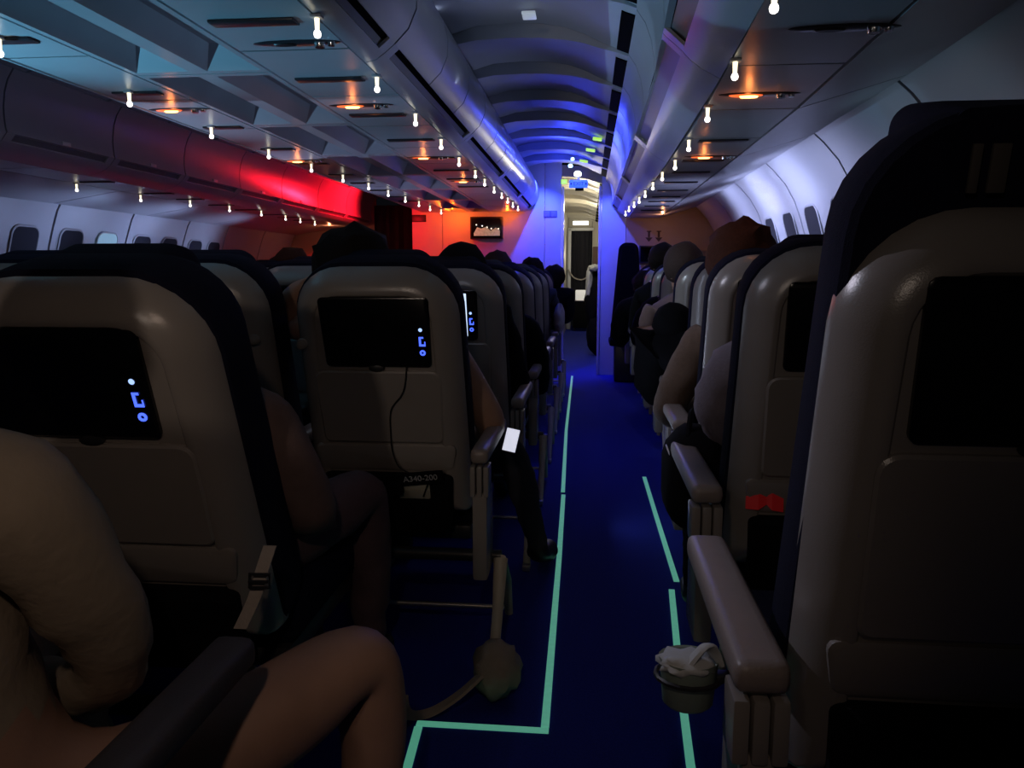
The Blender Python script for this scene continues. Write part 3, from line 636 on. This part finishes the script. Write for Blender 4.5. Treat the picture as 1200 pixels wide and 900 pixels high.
for ri, Y in enumerate(CR):
    for c in range(4):
        x = XA-PIT*c-(.025 if ri == 0 else 0)
        if c == 3 and ri == 0: continue
        if ri > 3 and c > 2: continue
        lab = ('grey seat back with wired black screen and blue key lights' if (ri == 0 and c == 0) else
               'grey seat with bright lit screen ahead of the wired one' if (ri == 1 and c == 0) else 'grey '+names[c]+' seat of the middle block, '+rowl[ri])
        seat(x, Y, 16 if c == 0 else 13, .792 if c == 0 else .790, lab, 'middle seats', c == 0, hook=-1 if c % 2 == 0 else 1, sdx=(.008 if ri == 0 else -.015) if c == 0 else 0, lit=(c == 0 and ri < 3), disp=(ri == 1 and c == 0), low_detail=ri > 3)
RR = [(.95, .29), (1.78, .345), (2.60, .388), (3.42, .445), (4.25, .46), (5.07, .458), (5.90, .465), (6.70, .46), (7.55, .45)]
rowr = ['with tall black raised headrest', 'with red cloth tag under the tray', 'ahead of the red tag', 'second ahead of the red tag', 'third ahead of the red tag', 'fourth ahead of the red tag', 'fifth ahead of the red tag', 'sixth ahead of the red tag', 'in front of the tan bulkhead']
for ri, (Y, ed) in enumerate(RR):
    vt = .828 if ri == 0 else .812
    seat(ed+.25, Y, 10, vt, 'grey aisle seat on the window side, '+rowr[ri], 'window-side seats', raised=(ri == 0), low_detail=ri > 4, armx=.312, hook=0, armw=.072)
    seat(ed+.25+.535, Y, 10, vt, 'grey window seat, '+('beside the seat with raised headrest' if ri == 0 else rowr[ri]), 'window-side seats', raised=False, low_detail=ri > 4, armx=.262, hook=0)
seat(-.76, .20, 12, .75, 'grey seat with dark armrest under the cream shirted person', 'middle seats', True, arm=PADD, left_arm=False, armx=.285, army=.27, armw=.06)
# tall dark seat by the bulkhead
js = empty('crew_seat', (.405, 8.15, 0)); tag(js, 'tall navy crew seat standing before the blue part of the bulkhead', 'seat')
o = link('backrest', ring_mesh('crew_back', (.095, .175, 0, 1.0, .07, .03), [(.03, -.05), (.0, -.03), (0, .05), (.03, .07)], NAVY), js); o.location = (0, 0, .46)
rbox('seat_cushion', (0, .2, .42), (.36, .36, .08), .03, NAVY, js); rbox('pedestal', (0, .12, .20), (.25, .25, .38), .02, BEZEL, js)
def bw(X, Y, rec, u, v, wv):
    a = math.radians(rec); py = .58*math.sin(a)+.10*math.cos(a)
    return Vector((X+u, Y+py-v*math.sin(a)-wv*math.cos(a), .42+v*math.cos(a)-wv*math.sin(a)))
# woven tags on the raised headrest
hp = bw(.54, .95, 10, 0, .885, .043); tg = empty('headrest_tag', at(1155, 198, y=hp.y)); tag(tg, 'pair of grey woven tags on the raised black headrest', 'tag')
for u, wd in ((-.014, .011), (.012, .020)): rbox('tag_strip', (u, -.004, 0), (wd, .006, .055), .002, GREYTAG, tg, (math.radians(10), 0, 0))
# ------------------------------------------------------------------ people
def body(name, J, E, label, group=None):
    """one continuous skinned body; J name -> (x, y, z, r); E (a, b, material)"""
    names_ = list(J); idx = {n: i for i, n in enumerate(names_)}
    me = bpy.data.meshes.new(name); me.from_pydata([J[n][:3] for n in names_], [(idx[a], idx[b]) for a, b, _ in E], [])
    o = bpy.data.objects.new(name, me); COL.objects.link(o)
    sk = o.modifiers.new('s', 'SKIN'); sk.use_smooth_shade = True
    for i, n in enumerate(names_):
        r = J[n][3]; me.skin_vertices[0].data[i].radius = (r, r) if not isinstance(r, tuple) else r
        me.skin_vertices[0].data[i].use_root = (n == 'pelvis')
    sb = o.modifiers.new('u', 'SUBSURF'); sb.levels = 2; sb.render_levels = 2
    dg = bpy.context.evaluated_depsgraph_get(); nm = bpy.data.meshes.new_from_object(o.evaluated_get(dg)); bpy.data.objects.remove(o)
    nm.materials.clear(); ml = []
    for *_, m in E:
        if m not in ml: ml.append(m); nm.materials.append(m)
    segs = [(Vector(J[a][:3]), Vector(J[b][:3]), ml.index(m), (J[a][3] if not isinstance(J[a][3], tuple) else J[a][3][0])) for a, b, m in E]
    for p in nm.polygons:
        c = p.center; best = (9, 0)
        for A, B, mi, ra in segs:
            ab = B-A; t = max(0, min(1, (c-A).dot(ab)/(ab.length_squared or 1))); dd = (c-(A+ab*t)).length-ra*.6
            if dd < best[0]: best = (dd, mi)
        p.material_index = best[1]; p.use_smooth = True
    from mathutils import noise as NZ
    cloth = set(v for p in nm.polygons if ml[p.material_index] is not SKIN for v in p.vertices)
    for v in nm.vertices:
        if v.index in cloth: v.co += v.normal*(.011*NZ.noise(Vector((v.co.x*9, v.co.y*9, v.co.z*16)))+.005*NZ.noise(v.co*34))
    ob = link(name, nm); tag(ob, label, 'person', group); return ob
def figure(x, y, top, bot, label, hair=DKHAIR, head=1.20, lean=0, twist=0, sleeve=None, over={}, feet=SHOE, shins=None, capm=None, hairs=1.0, fingers=True, slump=0):
    sl = sleeve or top
    J = {'pelvis': (0, .34, .53, .135), 'waist': (lean*.3, .31, .68, .125), 'chest': (lean*.7, .28, .86-slump*.5, .145), 'collar': (lean, .27, .99-slump, .095),
         'neck': (lean, .28, head-.115, .055), 'jaw': (lean, .30, head-.055, .072), 'skull': (lean, .285, head+.03, .088), 'crown': (lean, .28, head+.075, .06), 'nose': (lean+twist*.5, .385, head-.01, .012)}
    for s, n in ((-1, 'l'), (1, 'r')):
        J[n+'sho'] = (lean+s*.165, .27, .965-slump, .075); J[n+'elb'] = (lean*.8+s*.235, .38, .72, .05); J[n+'fore'] = (s*.215+lean*.5, .50, .68, .042)
        J[n+'wri'] = (s*.18+lean*.4, .61, .665, .028); J[n+'palm'] = (s*.16+lean*.4, .67, .655, .032)
        J[n+'hip'] = (s*.095, .40, .525, .095); J[n+'mid'] = (s*.12, .58, .535, .08); J[n+'kne'] = (s*.14, .78, .55, .066); J[n+'clf'] = (s*.14, .80, .34, .058); J[n+'ank'] = (s*.14, .80, .11, .042)
        J[n+'hee'] = (s*.14, .79, .05, .042); J[n+'toe'] = (s*.15, .97, .04, .035)
        J[n+'ear'] = (lean+s*.092, .285, head-.005, .018)
    for kk, v in over.items(): J[kk] = v if len(v) == 4 else (*v, J[kk][3])
    E = [('pelvis', 'waist', top), ('waist', 'chest', top), ('chest', 'collar', top), ('collar', 'neck', SKIN), ('neck', 'jaw', SKIN), ('jaw', 'skull', SKIN), ('skull', 'crown', SKIN), ('jaw', 'nose', SKIN)]
    sh_ = shins or bot
    for n in 'lr':
        E += [('collar', n+'sho', top), (n+'sho', n+'elb', sl), (n+'elb', n+'fore', sl), (n+'fore', n+'wri', SKIN if sl is SKIN else sl), (n+'wri', n+'palm', SKIN), ('pelvis', n+'hip', bot), (n+'hip', n+'mid', bot),
              (n+'mid', n+'kne', bot), (n+'kne', n+'clf', sh_), (n+'clf', n+'ank', sh_), (n+'ank', n+'hee', feet), (n+'hee', n+'toe', feet), ('skull', n+'ear', SKIN)]
        if fingers:
            pw = Vector(J[n+'palm'][:3]); wr = Vector(J[n+'wri'][:3]); dr = (pw-wr).normalized(); sd = Vector((0, 0, 1)).cross(dr).normalized(); s = 1 if n == 'r' else -1
            for q, (of, ln) in enumerate(((-.024, .066), (-.008, .074), (.008, .070), (.023, .055))):
                b = pw+sd*of*s+dr*.018; m_ = b+dr*ln*.55+Vector((0, 0, -.006)); e_ = m_+dr*ln*.35+Vector((0, 0, -.022))
                J[n+'fa%d' % q] = (*b, .0095); J[n+'fb%d' % q] = (*m_, .0085); J[n+'fc%d' % q] = (*e_, .007)
                E += [(n+'palm', n+'fa%d' % q, SKIN), (n+'fa%d' % q, n+'fb%d' % q, SKIN), (n+'fb%d' % q, n+'fc%d' % q, SKIN)]
            t0 = wr+sd*.032*s+dr*.03; t1 = t0+sd*.02*s+dr*.03; J[n+'ta'] = (*t0, .011); J[n+'tb'] = (*t1, .009); E += [(n+'wri', n+'ta', SKIN), (n+'ta', n+'tb', SKIN)]
    b = body('person', J, E, label); b.location = (x, y, 0)
    hx, hy, hz = J['skull'][:3]
    hr = blob('hair', (hx, hy-.012, hz+.012), (.104*hairs, .118*hairs, .112*hairs), capm or hair, b, .10 if capm else .22, 5)
    # cut the hair open over the face
    bm = bmesh.new(); bm.from_mesh(hr.data); bmesh.ops.delete(bm, geom=[v for v in bm.verts if v.co.y > .055 and v.co.z < .055], context='VERTS'); bm.to_mesh(hr.data); bm.free()
    for s in (-1, 1): blob('eye', (J['jaw'][0]+s*.031, J['skull'][1]+.078, hz-.022), (.012, .009, .008), EYEM, b, sub=2)
    rbox('mouth', (J['jaw'][0], J['jaw'][1]+.067, J['jaw'][2]-.012), (.04, .008, .008), .003, mat('lips', (.25, .09, .08), .5), b)
    return b
# cream shirted person beside the camera
figure(-.83, .49, CREAM, SKIN, 'person in cream shirt sitting with a bare knee beside the dark armrest', shins=SKIN, head=1.14, slump=.06, over={
    'rsho': (.17, .33, .885, .085), 'relb': (.185, .46, .635, .058), 'rfore': (.09, .52, .53, .05), 'rwri': (-.02, .55, .52, .035), 'rpalm': (-.07, .57, .52), 'chest': (0, .28, .80, .16), 'waist': (0, .30, .66, .15), 'collar': (-.02, .28, .93, .10),
    'rhip': (.14, .38, .44, .085), 'rmid': (.33, .54, .46, .085), 'rkne': (.46, .72, .512, .074), 'rclf': (.47, .72, .34, .06), 'rank': (.45, .68, .12, .045), 'rhee': (.45, .66, .05), 'rtoe': (.45, .84, .04)})

figure(-.85, 1.24, BROWNC, MAROON, 'person in brown top with maroon trouser knees against the wired seat', head=1.00, slump=.13, over={
    'rsho': (.19, .30, .84, .075), 'relb': (.245, .36, .62, .062), 'rfore': (.20, .48, .58, .05), 'rwri': (.14, .56, .575), 'rpalm': (.10, .60, .57), 'rkne': (.25, .74, .575, .075), 'rmid': (.19, .56, .54, .088), 'rclf': (.25, .77, .34, .066), 'rank': (.24, .78, .12), 'rhee': (.24, .76, .05), 'rtoe': (.25, .93, .04), 'lkne': (.06, .74, .565, .072), 'lclf': (.07, .76, .34), 'lank': (.07, .76, .12), 'lhee': (.07, .75, .05), 'ltoe': (.07, .92, .04), 'chest': (0, .28, .76, .15)})
figure(-.597, 2.10, BROWNC, DENIM, 'dark haired person with one elbow raised in the seat with the wired screen', head=1.118, lean=-.13, sleeve=SKIN, hairs=1.25, over={
    'lsho': (-.235, .30, .98, .075), 'lelb': (-.385, .34, .985, .055), 'lfore': (-.345, .30, 1.075, .045), 'lwri': (-.26, .24, 1.12, .032), 'lpalm': (-.20, .22, 1.12, .03), 'relb': (.29, .36, .66, .056), 'rsho': (.12, .30, .95),
    'rfore': (.25, .48, .60), 'rwri': (.2, .58, .58), 'rpalm': (.16, .62, .57), 'rkne': (.30, .72, .52, .068), 'rclf': (.36, .75, .33), 'rank': (.41, .77, .12), 'rhee': (.42, .76, .055, .045), 'rtoe': (.465, .92, .05, .045)})
figure(-.572, 3.0, BLACKF, DENIM, 'person with black cap ahead of the wired screen seat', head=1.115, capm=BLACKF, hairs=1.1, lean=.03, over={'relb': (.27, .4, .66, .06)})
figure(-.572, 3.86, BLACKF, BLACKF, 'person in black with an arm over the aisle two rows beyond the wired screen', head=1.03, slump=.1, lean=.06, over={'rsho': (.25, .32, .86, .08), 'relb': (.305, .36, .66, .07), 'rfore': (.30, .46, .50, .06), 'rwri': (.26, .54, .50), 'rpalm': (.24, .58, .5)})
figure(-.572, 4.72, BROWNC, DENIM, 'person in tan grey cap among the middle seats', head=1.14, capm=CAPM, lean=-.02)
figure(-.572, 6.44, DENIM, DENIM, 'dark haired person among the middle seats near the bulkhead', head=1.135, lean=.08)
figure(-.572, 7.3, BLACKF, DENIM, 'person in black leaning into the aisle before the blue bulkhead', head=1.08, lean=.24, over={'rsho': (.37, .30, .94, .085), 'relb': (.38, .36, .72, .06)})
figure(-1.68, 3.86, BROWNC, DENIM, 'auburn haired person across the middle seats', hair=REDHAIR, head=1.125, lean=.05, hairs=1.1)
figure(.638, 2.60, TANK, DENIM, 'auburn haired person in tan sweater with an elbow over the aisle', hair=REDHAIR, head=1.165, lean=-.09, hairs=1.2, over={'lsho': (-.235, .31, .87, .085), 'lelb': (-.325, .38, .63, .068), 'lfore': (-.29, .50, .58, .06), 'lwri': (-.22, .58, .63), 'lpalm': (-.18, .62, .62)})
figure(.595, 1.78, MAUVE, BLACKF, 'person in mauve knit in the seat with the red cloth tag', head=1.0, slump=.08, over={'lsho': (-.21, .30, .92, .085), 'lelb': (-.235, .38, .80, .075), 'lfore': (-.2, .5, .68, .055), 'lwri': (-.14, .58, .66), 'lpalm': (-.1, .62, .65), 'lkne': (-.22, .74, .55, .08), 'lmid': (-.17, .56, .54, .09), 'lclf': (-.22, .76, .34), 'lank': (-.22, .77, .12), 'lhee': (-.22, .76, .05), 'ltoe': (-.22, .93, .04)})
figure(.695, 3.42, BLACKF, BLACKF, 'person in black hood leaning far into the aisle', head=1.0, slump=.10, lean=-.26, capm=BLACKF, over={'lsho': (-.36, .36, .82, .11), 'lelb': (-.39, .42, .60, .085), 'lfore': (-.33, .52, .52, .07), 'lwri': (-.25, .58, .5), 'lpalm': (-.2, .62, .5), 'chest': (-.2, .32, .76, .16), 'jaw': (-.27, .42, .83, .075), 'skull': (-.28, .42, .885, .09), 'neck': (-.27, .38, .84, .06), 'crown': (-.28, .41, .92, .06), 'nose': (-.29, .52, .85, .012), 'lear': (-.37, .42, .86, .018), 'rear': (-.19, .42, .86, .018)})
figure(.71, 4.25, BROWNC, DENIM, 'person in brown cap on the window side', head=1.16, lean=-.17, capm=CAPM, hairs=1.12)
figure(.708, 5.07, BLACKF, DENIM, 'person in dark clothes with elbow in the aisle beyond the brown cap', head=1.05, slump=.05, lean=-.1, over={'lsho': (-.29, .32, .90, .09), 'lelb': (-.36, .40, .68, .075)})
figure(.715, 5.90, BLACKF, DENIM, 'black haired person before the tan bulkhead arrows', head=1.22, lean=-.14, hairs=1.1)
figure(.71, 6.70, BLACKF, BLACKF, 'person in black leaning out near the doorway', head=1.02, slump=.1, lean=-.22, over={'lsho': (-.38, .32, .86, .10), 'lelb': (-.43, .40, .64, .085), 'lfore': (-.42, .5, .5, .07)})
# ------------------------------------------------------------------ loose things
q = lambda u, v, wv=.108: bw(XA-.025, 2.10, 16, u, v, wv)
tag(tube('headphone_cable', smooth_path([q(.088, .517, .101), q(.082, .47), q(.068, .43), q(.032, .38), q(.024, .30), q(.026, .24, .112), q(.045, .20, .125), q(.075, .185, .13)]), .0022, CABLE, n=6), 'thin black cable hanging from the wired seat screen', 'cable')
ly = empty('printed_strap', q(.055, .165, .135)); ly.rotation_euler = (math.radians(16), math.radians(-6), 0); tag(ly, 'black printed strap stuffed in the pocket of the wired seat', 'strap')
rbox('strap_band', (0, 0, 0), (.245, .016, .040), .006, BLACKF, ly); rbox('strap_roll', (-.06, -.012, -.022), (.12, .03, .04), .012, BLACKF, ly)
text('lettering', 'A340-200', .026, (.055, -.0095, .004), (math.pi/2, 0, 0), LETTER, ly, .0008)
for (x0, x1) in ((.075, .052), (.075, .098)): tube('cord', [(x0, -.004, -.015), (x1, -.004, -.062)], .0025, BLACKF, ly, 5)
cd = empty('pocket_card', q(.085, .125, .1285)); cd.rotation_euler = (math.radians(16), 0, 0); tag(cd, 'pale paper card showing in the pocket of the wired seat', 'card')
rbox('sheet', (0, 0, 0), (.095, .003, .055), .001, mat('pocket_paper', (.35, .34, .28), .7), cd); rbox('fold', (0, -.003, -.012), (.09, .003, .03), .001, mat('pocket_paper_b', (.28, .27, .22), .7), cd)
# buckled strap on the nearest seat
P = [at(316, 640, y=1.27), at(307, 668, y=1.245), at(298, 700, y=1.235), at(281, 737, y=1.225)]
st = empty('buckled_strap', P[1]); tag(st, 'pale strap with black buckle hanging on the nearest seat back', 'strap')
def band(nm, pts, wd, th, m, par, base):
    V = []; Fc = []
    for p in pts:
        p = p-base
        V += [(p.x-wd/2, p.y, p.z), (p.x+wd/2, p.y, p.z), (p.x+wd/2, p.y+th, p.z), (p.x-wd/2, p.y+th, p.z)]
    for i in range(len(pts)-1):
        for k in range(4): Fc.append((i*4+k, i*4+(k+1) % 4, i*4+4+(k+1) % 4, i*4+4+k))
    Fc += [(0, 1, 2, 3), (len(V)-4, len(V)-3, len(V)-2, len(V)-1)]
    return mk(nm, V, Fc, m, par, 40)
band('webbing', smooth_path(P, 4), .024, .004, STRAP, st, P[1])
c = at(304, 681, y=1.232)-P[1]
tube('buckle', [c+Vector((x, 0, z)) for x, z in ((-.018, -.013), (.018, -.011), (.019, .013), (-.017, .012), (-.018, -.013))], .0035, BEZEL, st, 6)
tube('buckle_bar', [c+Vector((-.018, -.004, 0)), c+Vector((.018, -.004, .001))], .003, BEZEL, st, 6)
# red cloth tag
rt = at(898, 588, y=1.845); V = []; Fc = []
for i, (u, z) in enumerate(((-.048, .012), (-.02, .018), (.0, .030), (.012, .022), (.040, .026))):
    V += [(u, -.004*(i % 2), z), (u, -.004-.006*(i % 2), -.018+.012*(i == 2)-.006*(i == 4)), (u, .004, z), (u, .004, -.018+.012*(i == 2))]
for i in range(4): k = i*4; Fc += [(k, k+1, k+5, k+4), (k+2, k+6, k+7, k+3), (k, k+4, k+6, k+2), (k+1, k+3, k+7, k+5)]
o = mk('cloth_tag', V, Fc+[(0, 2, 3, 1), (16, 17, 19, 18)], REDT, smooth=0); o.location = rt; tag(o, 'bright red folded cloth tag below the tray of a window-side seat', 'tag')
# cup with crumpled tissue in a holder by the armrest
cu = empty('tissue_cup', (.150, 1.05, .535)); tag(cu, 'grey green cup with crumpled white tissue beside the window-side armrest', 'cup')
lathe('cup_body', [(.030, 0), (.036, .006), (.041, .065), (.043, .072), (.039, .070), (.035, .02), (.0, .018)], CUPM, cu, 20, sx=1.0, sy=.85)
ts = blob('tissue', (-.004, -.004, .066), (.039, .034, .016), PAPER, cu, .35, 3.2, 3); tube('tissue_fold', smooth_path([(.0, -.02, .075), (.02, -.02, .10), (.034, -.01, .085), (.045, -.012, .066)], 4), [.014, .013, .012, .011, .010, .010, .011, .010, .010, .009, .007, .006, .004], PAPER, cu, 7, flat=.45)
tube('holder_ring', [(.046*math.cos(t*math.pi/8), .040*math.sin(t*math.pi/8), .045) for t in range(17)], .004, BEZEL, cu, 6)
rbox('holder_arm', (.058, 0, .045), (.05, .02, .012), .003, BEZEL, cu)
# black bag on the lap
bg = empty('black_bag', (.325, 2.30, .40)); tag(bg, 'round black bag bulging over the aisle beside the red tag seat', 'bag')
blob('bag_body', (0, 0, .145), (.095, .15, .155), BLACKF, bg, .1, 2, 3, power=2.6); tube('bag_handle', smooth_path([(-.03, -.08, .28), (-.02, -.03, .335), (0, .04, .335), (.01, .09, .28)]), .009, BLACKF, bg, 6)
tube('bag_zip', smooth_path([(-.07, -.10, .20), (-.085, 0, .235), (-.06, .11, .20)]), .003, METAL, bg, 5)
# beige cloth bag under the wired seat
bb = empty('cloth_bag', (-.235, 1.93, 0)); tag(bb, 'beige cloth bag with long strap lying under the wired seat', 'bag')
blob('bag_body', (0, .03, .075), (.065, .085, .075), BEIGEB, bb, .25, 2.5); band('bag_strap', smooth_path([Vector((-.02, -.04, .10)), Vector((-.09, -.09, .05)), Vector((-.16, -.13, .02)), Vector((-.215, -.14, .018)), Vector((-.235, -.10, .035))], 5), .012, .045, BEIGEB, bb, Vector((0, 0, 0)))
# lit phone on the armrest
p = at(599, 516, y=2.52); ph = empty('phone', p); ph.rotation_euler = (math.radians(-25), math.radians(12), 0); tag(ph, 'small lit phone held above the armrest of the wired seat', 'phone')
rbox('phone_case', (0, 0, 0), (.05, .008, .085), .003, BEZEL, ph); rbox('phone_display', (0, -.0045, 0), (.044, .002, .078), .0008, mat('phone_glow', (.6, .6, .7), .5, emit=(.7, .72, .85), estr=.8), ph)
p = Vector((-.25, 6.66, .755)); tag(blob('pale_jacket_sleeve', p, (.05, .12, .13), mat('pale_cloth', (.40, .38, .38), .9, bump=.4, bscale=90), None, .35, 3), 'pale bundled jacket hanging over an aisle armrest', 'jacket')
